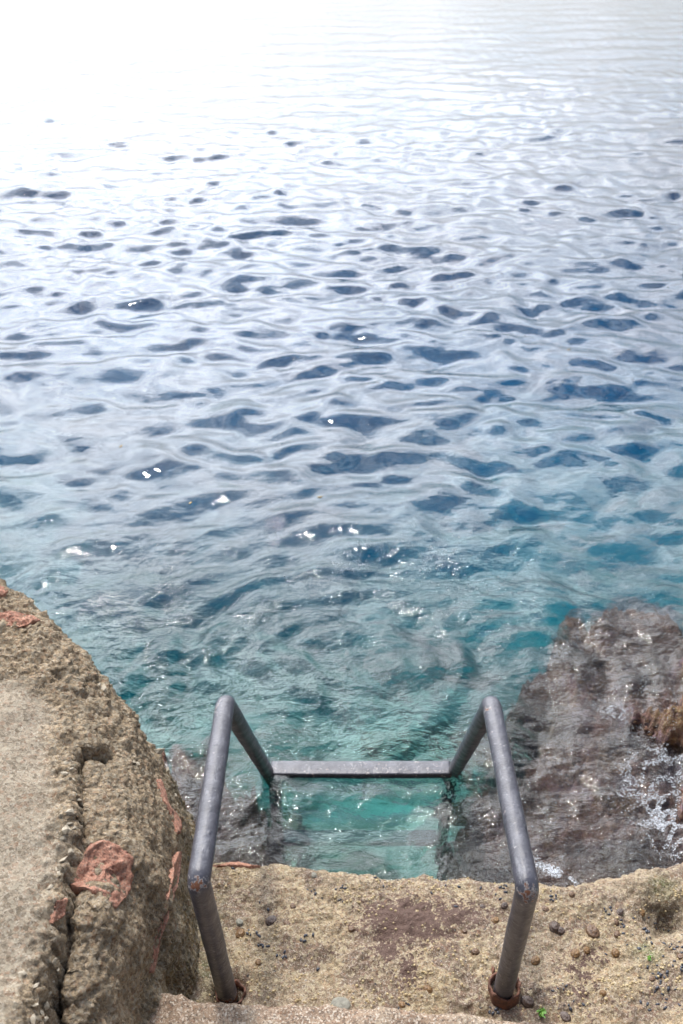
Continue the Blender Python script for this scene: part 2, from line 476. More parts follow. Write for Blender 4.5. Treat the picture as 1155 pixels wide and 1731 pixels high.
M_leaf = mat_plain('dry_yellow_leaf', (.55, .38, .08), (.42, .25, .05), .6, 60, .001)
M_weed = mat_plain('brown_seaweed', (.17, .085, .035), (.075, .04, .02), .4, 14, .001)

# ------------------------------------------------------------------ seabed
ys = np.concatenate([np.linspace(-3, 0, 10), np.linspace(.1, 9, 150), np.geomspace(9.3, 900, 50)])
xs = np.concatenate([-np.geomspace(600, 6.3, 30), np.linspace(-6, 6, 161), np.geomspace(6.3, 600, 30)])
Xb, Yb = np.meshgrid(xs, ys)
pb = np.stack([Xb, Yb, Xb * 0], -1)
Zb = -.95 - 1.3 * sm(Yb, 2.3, 5.0) - .9 * sm(Yb, 4.5, 11) + .10 * fbm(pb, .8, 5)
Zb += -.25 * sm(Xb, -.6, -1.6) * 0
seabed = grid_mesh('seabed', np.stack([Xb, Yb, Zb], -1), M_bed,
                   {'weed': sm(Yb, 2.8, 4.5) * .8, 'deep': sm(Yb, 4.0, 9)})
tag(seabed, kind='structure')

# ------------------------------------------------------------------ water surface
ang = np.linspace(R(66), R(31 - 29.5), 1040)
yw = np.concatenate([[-2.5, 0.2], CAM_H / np.tan(ang), np.geomspace(95, 900, 30)])
u = np.concatenate([-np.geomspace(8, 1.04, 18), np.linspace(-1, 1, 760), np.geomspace(1.04, 8, 18)])
Uw, Yw = np.meshgrid(u, yw)
Xw = Uw * (np.maximum(Yw, 0) * .34 + .95)
dYr = np.gradient(yw)[:, None] * np.ones_like(Xw)
Zw = np.zeros_like(Xw)
p2 = np.stack([Xw, Yw, Xw * 0], -1)
# wandering coordinates so that no crest runs straight
wx = Xw + .16 * fbm(p2, .55, 3) + .03 * fbm(p2 + 11, 2.2, 2)
wy = Yw + .14 * fbm(p2 + 5, .55, 3) + .03 * fbm(p2 + 17, 2.2, 2)
shore = sm(Yw, 4.6, 2.3)                         # backwash zone next to the rocks
gust = .88 + .3 * sm(fbm(p2, .22, 2), -.6, .6)
NW = 110
for i in range(NW):
    lam = .085 * (1.9 / .085) ** ((i + .5) / NW)
    kk = 2 * math.pi / lam
    th = RNG.normal(0, R(34)) + (R(90) if i % 7 else R(30)) + R(6)
    slope = .051 * (.16 + .65 * math.exp(-(math.log(lam / .26) / .80) ** 2))
    amp = slope / kk * (1 if lam > .3 else .8)
    ph = kk * (math.cos(th) * wx + math.sin(th) * wy) + RNG.uniform(0, 6.283)
    fade = np.clip((lam / (np.maximum(dYr, .005) * abs(math.sin(th)) + 1e-3) - 1.6) / 3, .0, 1)
    Zw += amp * np.sin(ph) * fade * gust * (1 - .35 * shore)
# rings thrown back from the ledge and the reef
for (cx, cy, lam, amp, r0) in ((.05, 2.72, .19, .0070, .55), (.10, 2.72, .12, .0030, .35), (-.45, 2.5, .13, .0035, .3), (.75, 2.7, .12, .003, .3), (.2, 3.3, .21, .0050, .7)):
    r = np.hypot(wx - cx, (wy - cy))
    Zw += amp * np.sin(2 * math.pi * r / lam) * np.exp(-((r - r0) / .42) ** 2) * (.4 + .8 * np.clip(fbm(p2, 1.3, 2) + .5, 0, 1.4))
Zw += shore * (.014 * fbm(p2, 2.1, 3) + .005 * fbm(p2 + 31, 5, 2) + .0042 * fbm(p2 + 3, 8, 3, ridge=True, gain=.45) + (.0042 * fbm(p2 * np.array([1, 1.5, 1]) + 7, 14, 3)) * (.5 + sm(fbm(p2 + 2, 1.6, 2), -.3, .4)))
edge_fade = sm(Yw, .3, 1.2)
Zw *= edge_fade
Vw = np.stack([Xw, Yw, Zw], -1)
# close the body of water: walls and a floor under the seabed
nr, nc = Xw.shape
ring = [(0, j) for j in range(nc)] + [(i, nc - 1) for i in range(1, nr)] + [(nr - 1, j) for j in range(nc - 2, -1, -1)] + [(i, 0) for i in range(nr - 2, 0, -1)]
ri = np.array([a * nc + b for a, b in ring]); bot = Vw.reshape(-1, 3)[ri].copy(); bot[:, 2] = -25
nb = len(ring); base = nr * nc
qs = np.array([[ri[i], base + i, base + (i + 1) % nb, ri[(i + 1) % nb]] for i in range(nb)])
# floor as strips between opposite sides (left and right columns match by row)
lf = {a: base + q for q, (a, b) in enumerate(ring) if b == 0}
rt = {a: base + q for q, (a, b) in enumerate(ring) if b == nc - 1}
fl = np.array([[lf[a], lf[a + 1], rt[a + 1], rt[a]] for a in range(nr - 1)])
calm = sm(Yw, 4.3, 2.6) * .9 + .1
calm = calm * (.65 + .35 * sm(fbm(p2, 1.1, 3), -.4, .4))
water = grid_mesh('water', Vw, M_water, {'calm': calm}, extra=(bot, np.concatenate([qs, fl])))
tag(water, kind='structure')


# ------------------------------------------------------------------ left concrete wall
def tps(pts):
    A = np.array(pts); n = len(A); xy = A[:, :2]
    r = np.hypot(*(xy[:, None] - xy[None]).transpose(2, 0, 1))
    K = np.where(r > 0, r * r * np.log(r + 1e-12), 0) + np.eye(n) * 2e-4
    Pm = np.c_[np.ones(n), xy]
    L = np.zeros((n + 3, n + 3)); L[:n, :n] = K; L[:n, n:] = Pm; L[n:, :n] = Pm.T
    s = np.linalg.solve(L, np.r_[A[:, 2], 0, 0, 0])

    def f(X, Y):
        out = s[n] + s[n + 1] * X + s[n + 2] * Y
        for i in range(n):
            d = np.hypot(X - xy[i, 0], Y - xy[i, 1]); out = out + s[i] * d * d * np.log(d + 1e-12)
        return out
    return f


wall_pts = [(-1.6, .3, .82), (-1.6, 1.2, .82), (-1.6, 2.0, .80), (-1.6, 2.5, .72), (-1.2, 2.2, .78), (-1.0, 1.6, .81), (-1.0, .9, .82),
            (-.8, 1.2, .81), (-.75, 1.5, .80), (-.85, 1.9, .78), (-.62, 1.0, .79), (-.62, 1.3, .785), (-.66, 1.6, .775), (-.62, .5, .8),
            (-.535, .95, .765), (-.535, 1.23, .76), (-.55, 1.36, .76), (-.60, 1.56, .755),
            (-1.15, 2.36, .70), (-.914, 2.18, .73), (-.76, 2.05, .725), (-.658, 1.943, .71), (-.572, 1.857, .67), (-.477, 1.758, .60), (-.422, 1.70, .50),
            (-.374, 1.337, .60), (-.398, 1.202, .62), (-.415, 1.078, .61), (-.42, .7, .61), (-.40, 1.5, .58),
            (-.45, 1.3, .69), (-.47, 1.1, .70), (-.47, .8, .70), (-.48, 1.5, .69), (-.53, 1.66, .70), (-.56, 1.75, .71),
            (-.355, 1.648, .36), (-.335, 1.535, .30), (-.32, 1.408, .27), (-.335, 1.25, .27), (-.35, 1.1, .27), (-.35, .7, .27),
            (-.27, 1.3, .0), (-.27, 1.0, .0), (-.27, 1.6, -.05), (-.27, .6, 0), (-.33, 1.8, -.02), (-.42, 1.95, -.1), (-.52, 2.1, -.2), (-.65, 2.25, -.25), (-.85, 2.42, -.3),
            (-1.2, 2.65, -.3), (-1.6, 2.9, -.3), (0, 1.2, -.5), (0, 1.8, -.6), (0, 2.4, -.9), (-.4, 3.0, -1.1), (-1.6, 3.6, -1.2)]
wf = tps(wall_pts)
xs = np.concatenate([np.linspace(-1.75, -1.05, 24), np.arange(-1.04, -.17, .0034)])
ys = np.concatenate([np.linspace(-.6, .84, 30), np.arange(.85, 2.42, .0034), np.linspace(2.44, 3.1, 20)])
Xc, Yc = np.meshgrid(xs, ys)
Zc = wf(Xc, Yc)
Zc = np.where(Yc < .8, wf(Xc, Yc * 0 + .8), Zc)
Zc = np.minimum(Zc, .80 + .25 * (Zc - .80) * (Zc > .8)); Zc = np.maximum(Zc, -1.4)
crack_px = [(66, 1760), (70, 1700), (82, 1640), (98, 1570), (118, 1500), (130, 1440), (134, 1380), (132, 1330), (124, 1290), (140, 1272), (165, 1262), (192, 1240)]
crack = [P(x, y, .745)[:2] for x, y in crack_px]
crack = [(crack[0][0], -.6)] + crack
pc = np.stack([Xc, Yc, Zc], -1)
wob = .010 * fbm(pc, 14, 3) + .005 * fbm(pc, 50, 2)
dc, arc = polydist(Xc + wob, Yc + wob * .7, crack)
dcr, _ = polydist(Xc, Yc, crack)
tip = sm(arc, 1.0, .93)
Zc += .026 * sm(dc, -.002, .012) * np.exp(-np.clip(dc, 0, 9) / .10) * tip
notch = np.exp(-((dc + .008) / .0075) ** 2) * tip * np.where(arc < .5, 1.0, .55)
Zc -= .075 * notch
# a wider gravel-filled gutter low down on the crack
gut = np.exp(-((dc + .014) / .024) ** 2) * sm(arc, .60, .30)
Zc -= .045 * gut
pc = np.stack([Xc, Yc, Zc], -1)
Nc = normals(pc)
Nc *= np.sign(Nc[..., 2:3] + 1e-9)
smooth_poly = [P(x, y, .78)[:2] for x, y in [(26, 1760), (36, 1680), (78, 1560), (100, 1470), (104, 1400), (110, 1330), (88, 1285), (95, 1215), (70, 1175), (0, 1150), (-90, 1140)]]
ds, _ = polydist(Xc + .02 * fbm(pc, 9, 3), Yc, smooth_poly)
rough = 1 - sm(ds, -.015, .035)
rim = np.exp(-((dc - .03) / .028) ** 2) * tip
low = sm(Zc, .58, .38)
f1 = fbm(pc, 11, 5, .55, ridge=True); f2 = fbm(pc, 38, 4, .6, ridge=True); f3 = fbm(pc, 5, 3); f4 = fbm(pc, 110, 2, .6)
strat = fbm(pc * np.array([.5, .5, 3.2]), 16, 4, .6, ridge=True)
disp = (.0015 + .0060 * rough) * (f1 - .7) * .8 + rough * (.0026 * f2 + .0016 * f4 + .005 * (strat - .7)) + .010 * f3 + .0010 * f4
chip = np.floor((fbm(pc, 17, 3) + 1) * 4) / 4 * .012
disp += rim * (chip - .010 + .004 * f2)
edge = sm(Yc, 1.62, 1.8) * (1 - sm(Zc, .2, .0))
disp += rough * edge * .010 * (fbm(pc, 24, 4, .6) + .3 * f2)
pc = pc + Nc * disp[..., None]
wall = bpy.data.objects.new('concrete_wall', None); C.objects.link(wall)
wall.location = (0, 0, 0)
tag(wall, 'broken sand coloured concrete wall beside the ladder with red brick fragments and a long crack', 'wall')
wall_body = grid_mesh('wall_body', pc, M_wall, {'rough': rough, 'low': low, 'crack': np.clip(np.exp(-((dc + .008) / .009) ** 2) * tip * .75 + gut * .25, 0, 1)}, parent=wall)
BV_wall = bvh_of(wall_body)

# ------------------------------------------------------------------ ledge that carries the ladder
edge_px = [(-300, 1455), (300, 1458), (360, 1461), (450, 1464), (520, 1470), (620, 1478), (720, 1476), (830, 1484), (900, 1492), (960, 1497), (1010, 1490), (1060, 1482), (1110, 1466), (1155, 1455), (1300, 1430), (1700, 1400)]
e = np.array([P(x, y, .30)[:2] for x, y in edge_px])
xs = np.concatenate([np.arange(-.56, 1.06, .0034), np.linspace(1.07, 2.2, 70)])
ye = np.interp(xs, e[:, 0], e[:, 1])
e3 = np.stack([xs, xs * 0, xs * 0], -1)
ye = ye + .008 * fbm(e3, 12, 4)
# parameter s: 0..1 over the top, 1..2 down the seaward face
s_top = np.linspace(0, 1, 205); s_face = np.linspace(0, 1, 60)[1:]
y0 = .95
rows = []
for s in s_top:
    y = y0 + (ye - .035 - y0) * s
    rows.append(np.stack([xs, y, .31 + 0 * xs], -1))
for s in s_face:
    if s < .3:
        a = s / .3 * math.pi / 2
        rows.append(np.stack([xs, ye - .035 + .035 * math.sin(a), .31 - .035 * (1 - math.cos(a)) + 0 * xs], -1))
    else:
        q = (s - .3) / .7
        rows.append(np.stack([xs, ye + .06 * q, .275 - 1.5 * q + 0 * xs], -1))
L = np.stack(rows)
Xl, Yl = L[..., 0], L[..., 1]
# the surface swells up to the right and sinks in a hollow by the right post
topm = np.clip((L[..., 2] - .2) / .11, 0, 1)
L[..., 2] += topm * (.035 * sm(Xl, .75, 1.05) * sm(Yl, 1.3, 1.6) + .02 * fbm(L, 3.0, 3))
hx, hy, _ = P(1135, 1545, .31)
hole = np.exp(-(((Xl - hx) / .05) ** 2 + ((Yl - hy) / .045) ** 2) * (1 + .5 * fbm(L, 20, 2)))
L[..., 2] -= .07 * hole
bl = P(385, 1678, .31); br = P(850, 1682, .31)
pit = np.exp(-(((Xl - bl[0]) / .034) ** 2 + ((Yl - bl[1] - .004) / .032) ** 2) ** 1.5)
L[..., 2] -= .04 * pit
Nl = normals(L); Nl *= np.where((Nl[..., 2:3] < -1e-6), -1, 1)
g1 = fbm(L, 13, 5, .55, ridge=True); g2 = fbm(L, 45, 4, .6, ridge=True); g3 = fbm(L, 7, 3); g4 = fbm(L, 120, 2, .6)
flat = sm(fbm(L + 3, 3.4, 3), -.1, .35)
disp = (.0065 - .0035 * flat) * (g1 - .6) + (.0024 - .0012 * flat) * g2 + .0012 * g4 + .006 * g3
L = L + Nl * disp[..., None]
px_, py_, _ = P(690, 1560, .31)
pur = np.exp(-(((Xl - px_) / .135) ** 2 + ((Yl - py_) / .085) ** 2)) * .95
for (a, b, sx, sy, v) in ((650, 1610, .05, .05, .75), (760, 1545, .12, .06, .7), (690, 1650, .03, .06, .7), (985, 1650, .05, .1, .58), (1000, 1610, .05, .05, .5), (560, 1600, .03, .03, .4), (475, 1555, .03, .03, .4)):
    qx, qy, _ = P(a, b, .31); pur = np.maximum(pur, v * np.exp(-(((Xl - qx) / sx) ** 2 + ((Yl - qy) / sy) ** 2)))
gx, gy, _ = P(1095, 1612, .31); green = .9 * np.exp(-(((Xl - gx) / .03) ** 2 + ((Yl - gy) / .03) ** 2))
gx, gy, _ = P(1120, 1500, .31); green = np.maximum(green, .6 * np.exp(-(((Xl - gx) / .04) ** 2 + ((Yl - gy) / .03) ** 2)))
gx, gy, _ = P(350, 1600, .31); green = np.maximum(green, .5 * np.exp(-(((Xl - gx) / .04) ** 2 + ((Yl - gy) / .16) ** 2)))
ledge = bpy.data.objects.new('ground', None); C.objects.link(ledge); tag(ledge, kind='structure')
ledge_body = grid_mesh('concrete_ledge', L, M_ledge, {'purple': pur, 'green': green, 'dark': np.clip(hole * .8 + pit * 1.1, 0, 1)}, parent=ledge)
BV_ledge = bvh_of(ledge_body)

# ------------------------------------------------------------------ upper step, on which the viewer stands
sp = np.array([P(x, y, .455)[:2] for x, y in [(-400, 1640), (150, 1650), (240, 1668), (290, 1680), (340, 1690), (460, 1694), (600, 1702), (720, 1708), (880, 1722), (960, 1733), (1155, 1760), (1600, 1800)]])
xs = np.concatenate([np.arange(-.52, .8, .005), np.linspace(.81, 2.2, 60)])
ye = np.interp(xs, sp[:, 0], sp[:, 1]) + .006 * fbm(np.stack([xs, xs * 0, xs * 0], -1), 10, 4)
rows = []
for s in np.concatenate([np.linspace(0, .8, 12)[:-1], np.linspace(.8, 1, 60)]):
    rows.append(np.stack([xs, -3 + (ye - .02 + 3) * s, .455 + 0 * xs], -1))
for s in np.linspace(0, 1, 40)[1:]:
    a = min(1, s / .4) * math.pi / 2
    rows.append(np.stack([xs, ye - .02 + .02 * math.sin(a), .455 - .02 * (1 - math.cos(a)) - max(0, s - .4) / .6 * .25 + 0 * xs], -1))
S = np.stack(rows); Ns = normals(S); Ns *= np.where((Ns[..., 2:3] < -1e-6), -1, 1)
S = S + Ns * (.005 * (fbm(S, 14, 4, .55, ridge=True) - .6) + .0022 * fbm(S, 50, 3, .6, ridge=True) + .006 * fbm(S, 6, 2))[..., None]
step_body = grid_mesh('concrete_step', S, M_step, parent=ledge)
BV_step = bvh_of(step_body)
BV = {'wall': BV_wall, 'ledge': BV_ledge, 'step': BV_step}


def hit(px, py, which=('wall', 'ledge', 'step')):
    o = Vector((0, 0, CAM_H)); d = (Vector(P(px, py, 0)) - o).normalized()
    best = None
    for k in which:
        r = BV[k].ray_cast(o, d)
        if r[0] is not None and (best is None or r[3] < best[2]): best = (r[0], r[1], r[3])
    if best is None: return None
    n = best[1]
    if n.z < 0: n = -n
    return best[0], n, best[2]


# ------------------------------------------------------------------ submerged and half-dry rocks
def reef(name, label, bumps, x0, x1, y0, y1, nx, ny, floor_z, amp=.05, seed=0):
    xs = np.linspace(x0, x1, nx); ys = np.linspace(y0, y1, ny); X, Y = np.meshgrid(xs, ys)
    p = np.stack([X, Y, X * 0 + seed], -1)
    wx_, wy_ = X + .17 * fbm(p, 3.0, 5), Y + .17 * fbm(p + 9, 2.3, 4)
    Z = np.full(X.shape, floor_z)
    for (cx, cy, rx, ry, h, pw) in bumps:
        r = (np.abs((wx_ - cx) / rx) ** pw + np.abs((wy_ - cy) / ry) ** pw) ** (1 / pw)
        h = h - .055
        b = floor_z + (h - floor_z) * (1 - sm(r, .4, 1.65)) ** 1.15
        Z = np.maximum(Z, b) + .0
    p = np.stack([X, Y, Z], -1)
    up = sm(Z, floor_z, floor_z + .3)
    Z = Z + up * (amp * (fbm(p, 3.2, 5, .55, ridge=True) - .9) + amp * .35 * fbm(p, 15, 4, .6, ridge=True) + .3 * amp * fbm(p, 45, 3))
    Z = np.where(up <= 0, floor_z - .1, Z)
    o = grid_mesh(name, np.stack([X, Y, Z], -1), M_reef, {'dry': sm(Z, .03, .09)})
    tag(o, label, 'rock')
    return o


def W0(px, py): return P(px, py, 0)[:2]


b = []
for (px, py, rx, ry, h, pw) in ((1010, 1050, .16, .44, -.09, 2), (1120, 1050, .40, .32, -.10, 2), (1050, 1180, .36, .36, -.05, 2), (1160, 1180, .20, .22, .05, 2), (1250, 1230, .42, .45, .13, 2.4),
                                (1020, 1330, .45, .40, -.06, 2.5), (1150, 1330, .22, .22, .06, 2), (960, 1400, .34, .28, -.12, 2), (1250, 1420, .5, .4, .02, 2), (880, 1420, .20, .18, -.25, 2), (1400, 1200, .8, .8, .12, 2.5)):
    x, y = W0(px, py); b.append((x, y, rx, ry, h, pw))
reef_r = reef('rock', 'large brown weedy rock awash right of the ladder with its dry tip above the surface', b, .1, 2.9, 1.45, 3.9, 460, 420, -1.3, .05, 3)
b = []
for (px, py, rx, ry, h, pw) in ((335, 1290, .13, .17, -.08, 2), (375, 1335, .13, .16, -.08, 2), (310, 1390, .18, .22, -.05, 2), (355, 1435, .18, .14, -.10, 2), (300, 1330, .12, .15, .02, 2)):
    x, y = W0(px, py); b.append((x, y, rx, ry, h, pw))
reef_l = reef('rock', 'small mauve rock under shallow water between the wall and the left handrail', b, -1.0, .15, 1.45, 2.9, 260, 280, -1.2, .05, 8)
b = []
for (px, py, rx, ry, h, pw) in ((600, 1480, .7, .14, -.62, 2), (740, 1440, .20, .14, -.45, 2), (480, 1470, .12, .10, -.4, 2)):
    x, y = W0(px, py); b.append((x, y, rx, ry, h, pw))
reef_m = reef('rock', 'low sunken stone at the foot of the ledge, deep between the two weedy rocks', b, -.7, 1.0, 1.4, 2.5, 160, 120, -1.25, .05, 5)

# ------------------------------------------------------------------ ladder
def tube(name, path, rad, mat, parent, seg=28, bend=.02, sub=.012, attrs=None, noise=.0006, cap=True):
    pts = [Vector(p) for p in path]
    out = [pts[0]]
    for i in range(1, len(pts) - 1):
        a = (pts[i - 1] - pts[i]).normalized(); c = (pts[i + 1] - pts[i]).normalized()
        for q in np.linspace(0, 1, 7):
            s0 = pts[i] + a * bend; s1 = pts[i] + c * bend
            out.append(s0 * (1 - q) ** 2 + pts[i] * 2 * q * (1 - q) + s1 * q * q)
    out.append(pts[-1])
    dense = []
    for i in range(len(out) - 1):
        n = max(1, int((out[i + 1] - out[i]).length / sub))
        for j in range(n): dense.append(out[i].lerp(out[i + 1], j / n))
    dense.append(out[-1])
    nrm = Vector((1, 0, 0)); rows = []
    for i, p in enumerate(dense):
        t = (dense[min(i + 1, len(dense) - 1)] - dense[max(i - 1, 0)]).normalized()
        nrm = (nrm - t * nrm.dot(t)).normalized(); bn = t.cross(nrm)
        rows.append([p + (nrm * math.cos(a) + bn * math.sin(a)) * rad for a in np.linspace(0, 2 * math.pi, seg, endpoint=False)])
    V = np.array([[tuple(v) for v in r] for r in rows]); ctr = np.array([tuple(d) for d in dense])[:, None, :]
    nn = (V - ctr) / rad
    V = V + nn * (noise * (fbm(V, 25, 3) + fbm(V, 9, 2)))[..., None]
    V = np.concatenate([V, V[:, :1]], 1)
    at = {}
    for k, f in (attrs or {}).items(): at[k] = f(V)
    o = grid_mesh(name, V, mat, at, parent=parent)
    bmx = bmesh.new(); bmx.from_mesh(o.data); bmesh.ops.remove_doubles(bmx, verts=bmx.verts, dist=1e-6)
    if cap: bmesh.ops.holes_fill(bmx, edges=[e_ for e_ in bmx.edges if e_.is_boundary], sides=0)
    bmesh.ops.recalc_face_normals(bmx, faces=bmx.faces)
    bmx.to_mesh(o.data); bmx.free()
    return o


RAD = .0210
ladder = bpy.data.objects.new('swim_ladder', None); C.objects.link(ladder); ladder.location = (0, 0, 0)
tag(ladder, 'grey painted steel swimming ladder with two bent handrails leading from the ledge into the sea', 'ladder')
ZR = .81
paths = []
for (basepx, bendpx, toppx, watpx) in (((383, 1676), (336, 1490), (381, 1188), (452, 1305)), ((850, 1680), (892, 1502), (831, 1190), (769, 1303))):
    B = Vector(P(*basepx, .31)); N = Vector(P(*bendpx, ZR)); T = Vector(P(*toppx, ZR)); Wt = Vector(P(*watpx, 0))
    d = (Wt - T).normalized(); low_ = Wt + d * .28; deep = low_ + Vector((0, .05, -.45))
    root = B + (B - N).normalized() * .09
    paths.append((root, N, T, low_, deep, B, Wt))
for (root, N, T, low_, deep, B, Wt) in paths:
    def rust(V, N=N, T=T, B=B):
        tn = np.array(N) + np.array((0, -.016, .004))
        r = np.linalg.norm(V - tn, axis=-1); out = np.exp(-(r / .022) ** 2) * .82
        r = np.linalg.norm(V - (np.array(T) + np.array((-.018, -.03, .012))), axis=-1); out = np.maximum(out, .72 * np.exp(-(r / .014) ** 2))
        return np.maximum(out, .9 * sm(V[..., 2], B[2] + .03, B[2] - .01) * (V[..., 1] < N[1] + .2))
    tube('handrail', (root, N, T, low_, deep), RAD, M_pipe, ladder, attrs={'rust': rust, 'wet': lambda V: sm(V[..., 2], .07, .03) * (V[..., 1] > 1.9)})


def plate(name, a, b, depth, thick, mat, parent):
    """a channel-like tread between two points"""
    n = 60; a, b = Vector(a), Vector(b)
    prof = []
    hw, ht, r = depth / 2, thick / 2, min(thick, depth) * .22
    for cx, cy, st in ((hw - r, ht - r, 0), (-hw + r, ht - r, 90), (-hw + r, -ht + r, 180), (hw - r, -ht + r, 270)):
        for q in np.linspace(0, 90, 4): prof.append((cx + r * math.cos(R(st + q)), cy + r * math.sin(R(st + q))))
    prof.append(prof[0])
    rows = [[(a.x + (b.x - a.x) * i / n, a.y + (b.y - a.y) * i / n + y, a.z + (b.z - a.z) * i / n + z) for y, z in prof] for i in range(n + 1)]
    V = np.array(rows); V[..., 2] += .0015 * fbm(V, 12, 3); V[..., 1] += .001 * fbm(V + 4, 15, 3)
    o = grid_mesh(name, V, mat, {'rust': V[..., 0] * 0 + .12, 'wet': V[..., 0] * 0 + .0}, parent=parent, smooth=True)
    bmx = bmesh.new(); bmx.from_mesh(o.data); bmesh.ops.remove_doubles(bmx, verts=bmx.verts, dist=1e-6)
    bmesh.ops.holes_fill(bmx, edges=[e_ for e_ in bmx.edges if e_.is_boundary], sides=0); bmesh.ops.recalc_face_normals(bmx, faces=bmx.faces)
    bmx.to_mesh(o.data); bmx.free()
    return o


for q in (0, 2):
    z = .007 - q * .27
    ya = 2.243 + (.14 if q == 1 else .20 if q == 2 else 0)
    plate('tread', (paths[0][6].x + .012, ya, z), (paths[1][6].x - .014, ya, z), .058, .022, M_pipe, ladder)


def collar(c, r, h, jag, wob):
    n = 72; rows = []
    for j, (rr, hh) in enumerate(((r * .93, -.03), (r * 1.04, -.02), (r * 1.02, h * .3), (r, h * .7), (r * 1.01, h), (r * .90, h * .97), (r * .86, h * .6), (r * .84, -.03))):
        row = []
        for i in range(n + 1):
            a = 2 * math.pi * (i % n) / n
            k = 1 + wob * math.sin(3 * a + 1) + wob * .7 * math.sin(7 * a)
            t = (math.sin(5 * a + .5) * .4 + math.sin(11 * a + 2) * .3 + math.sin(2 * a) * .5) * jag if j in (3, 4, 5) else 0
            row.append((c[0] + rr * k * math.cos(a), c[1] + rr * k * math.sin(a), c[2] + hh + t))
        rows.append(row)
    V = np.array(rows)
    return V + .0012 * fbm(V, 80, 2)[..., None]


o = grid_mesh('collar', collar((br[0] + .002, br[1] + .004, .305), .0335, .034, .0045, .03), M_rust, parent=ladder); o['label'] = 'rusty broken pipe collar round the foot of the right post'
o = grid_mesh('collar', collar((bl[0] + .004, bl[1] + .004, .282), .0315, .022, .006, .05), M_rust, parent=ladder); o['label'] = 'corroded dark collar sunk in a pit round the left post'


# ------------------------------------------------------------------ fragments set in the wall
def blob(bm, c, n, sx, sy, sz, seed, sub=2, rot=0.0, rough=.25):
    """an irregular lump standing on a surface point c with normal n"""
    rnd = random.Random(seed)
    vv, ff = ico(sub)
    q = n.to_track_quat('Z', 'Y').to_matrix() @ Matrix.Rotation(rot, 3, 'Z')
    off = Vector((rnd.uniform(-9, 9), rnd.uniform(-9, 9), rnd.uniform(-9, 9)))
    nv = fbm(vv + np.array(tuple(off)), .9, 3)
    p = vv * (1 + rough * nv)[:, None] * np.array((sx, sy, sz))
    bm.add(p @ np.array(q).T + np.array(tuple(c)), ff)


def slab(name, poly_px, proud, mat, parent, which=('wall',), rings=26, seg=72, nz=.004, sink=.02):
    """a fragment with the given outline, standing proud of the surface it is set in"""
    hs = [hit(x, y, which) for x, y in poly_px]
    pts = [h[0] for h in hs if h]
    c = sum(pts, Vector()) / len(pts)
    nrm = Vector()
    for i in range(len(pts)): nrm += (pts[i] - c).cross(pts[(i + 1) % len(pts)] - c)
    nrm.normalize()
    if nrm.z < 0: nrm = -nrm
    per = [0]
    for i in range(len(pts)): per.append(per[-1] + (pts[(i + 1) % len(pts)] - pts[i]).length)
    outl = []
    for k in range(seg):
        s = per[-1] * k / seg
        i = max(j for j in range(len(pts)) if per[j] <= s + 1e-9)
        t = (s - per[i]) / max(1e-9, per[i + 1] - per[i]); outl.append(pts[i].lerp(pts[(i + 1) % len(pts)], t))
    outl = np.array([tuple(p) for p in outl]); cc = np.array(tuple(c)); nn = np.array(tuple(nrm))
    wob = fbm(outl, 45, 3)[:, None] * .0035
    dirs = outl - cc; ln = np.linalg.norm(dirs, axis=1)[:, None]; outl = outl + dirs / ln * wob
    rows = []
    for t in np.concatenate([np.linspace(.03, 1, rings), [1.0, 1.0, 1.0]]):
        rows.append(cc + (outl - cc) * t)
    V = np.array(rows)
    h = np.full(V.shape[:2], proud); h[-3] = proud * .75; h[-2] = -sink * .4; h[-1] = -sink
    h[:-3] += nz * (fbm(V[:-3], 22, 4, .6, ridge=True) - .7) + nz * .5 * fbm(V[:-3], 70, 3)
    h[-4] -= proud * .12
    V = V + nn * h[..., None]
    V = np.concatenate([V, V[:, :1]], 1)
    o = grid_mesh(name, V, mat, parent=parent)
    bmx = bmesh.new(); bmx.from_mesh(o.data); bmesh.ops.remove_doubles(bmx, verts=bmx.verts, dist=1e-6)
    bmesh.ops.holes_fill(bmx, edges=[e_ for e_ in bmx.edges if e_.is_boundary and (e_.verts[0].co - c).length < .012], sides=0)
    bmesh.ops.recalc_face_normals(bmx, faces=bmx.faces); bmx.to_mesh(o.data); bmx.free()
    return o


o = slab('brick', [(152, 1424), (186, 1424), (223, 1449), (221, 1500), (196, 1538), (160, 1512), (119, 1495), (138, 1455)], .003, M_brick, wall, nz=.007)
o['label'] = 'largest broken red brick face beside the crack'
slab('brick', [(-30, 1042), (20, 1037), (50, 1040), (69, 1051), (30, 1062), (-30, 1064)], .004, M_brick, wall, nz=.006)
slab('brick', [(-30, 985), (-4, 988), (14, 1000), (4, 1009), (-30, 1012)], .004, M_brick, wall, nz=.006)
slab('brick', [(264, 1318), (269, 1318), (281, 1352), (298, 1380), (306, 1388), (303, 1410), (299, 1410), (292, 1388), (274, 1352)], .003, M_brick, wall, nz=.003, rings=8)
slab('brick', [(299, 1440), (306, 1440), (299, 1490), (283, 1545), (266, 1600), (256, 1645), (251, 1645), (262, 1590), (281, 1520)], .003, M_brick, wall, nz=.003, rings=8)
slab('brick', [(96, 1522), (110, 1518), (106, 1545), (84, 1562)], .004, M_brick, wall, nz=.003, rings=8)
slab('brick', [(358, 1459), (400, 1460), (440, 1462), (440, 1467), (400, 1466), (358, 1465)], .005, M_brick, ledge, which=('ledge',), nz=.003, rings=8)
rs = random.Random(4)
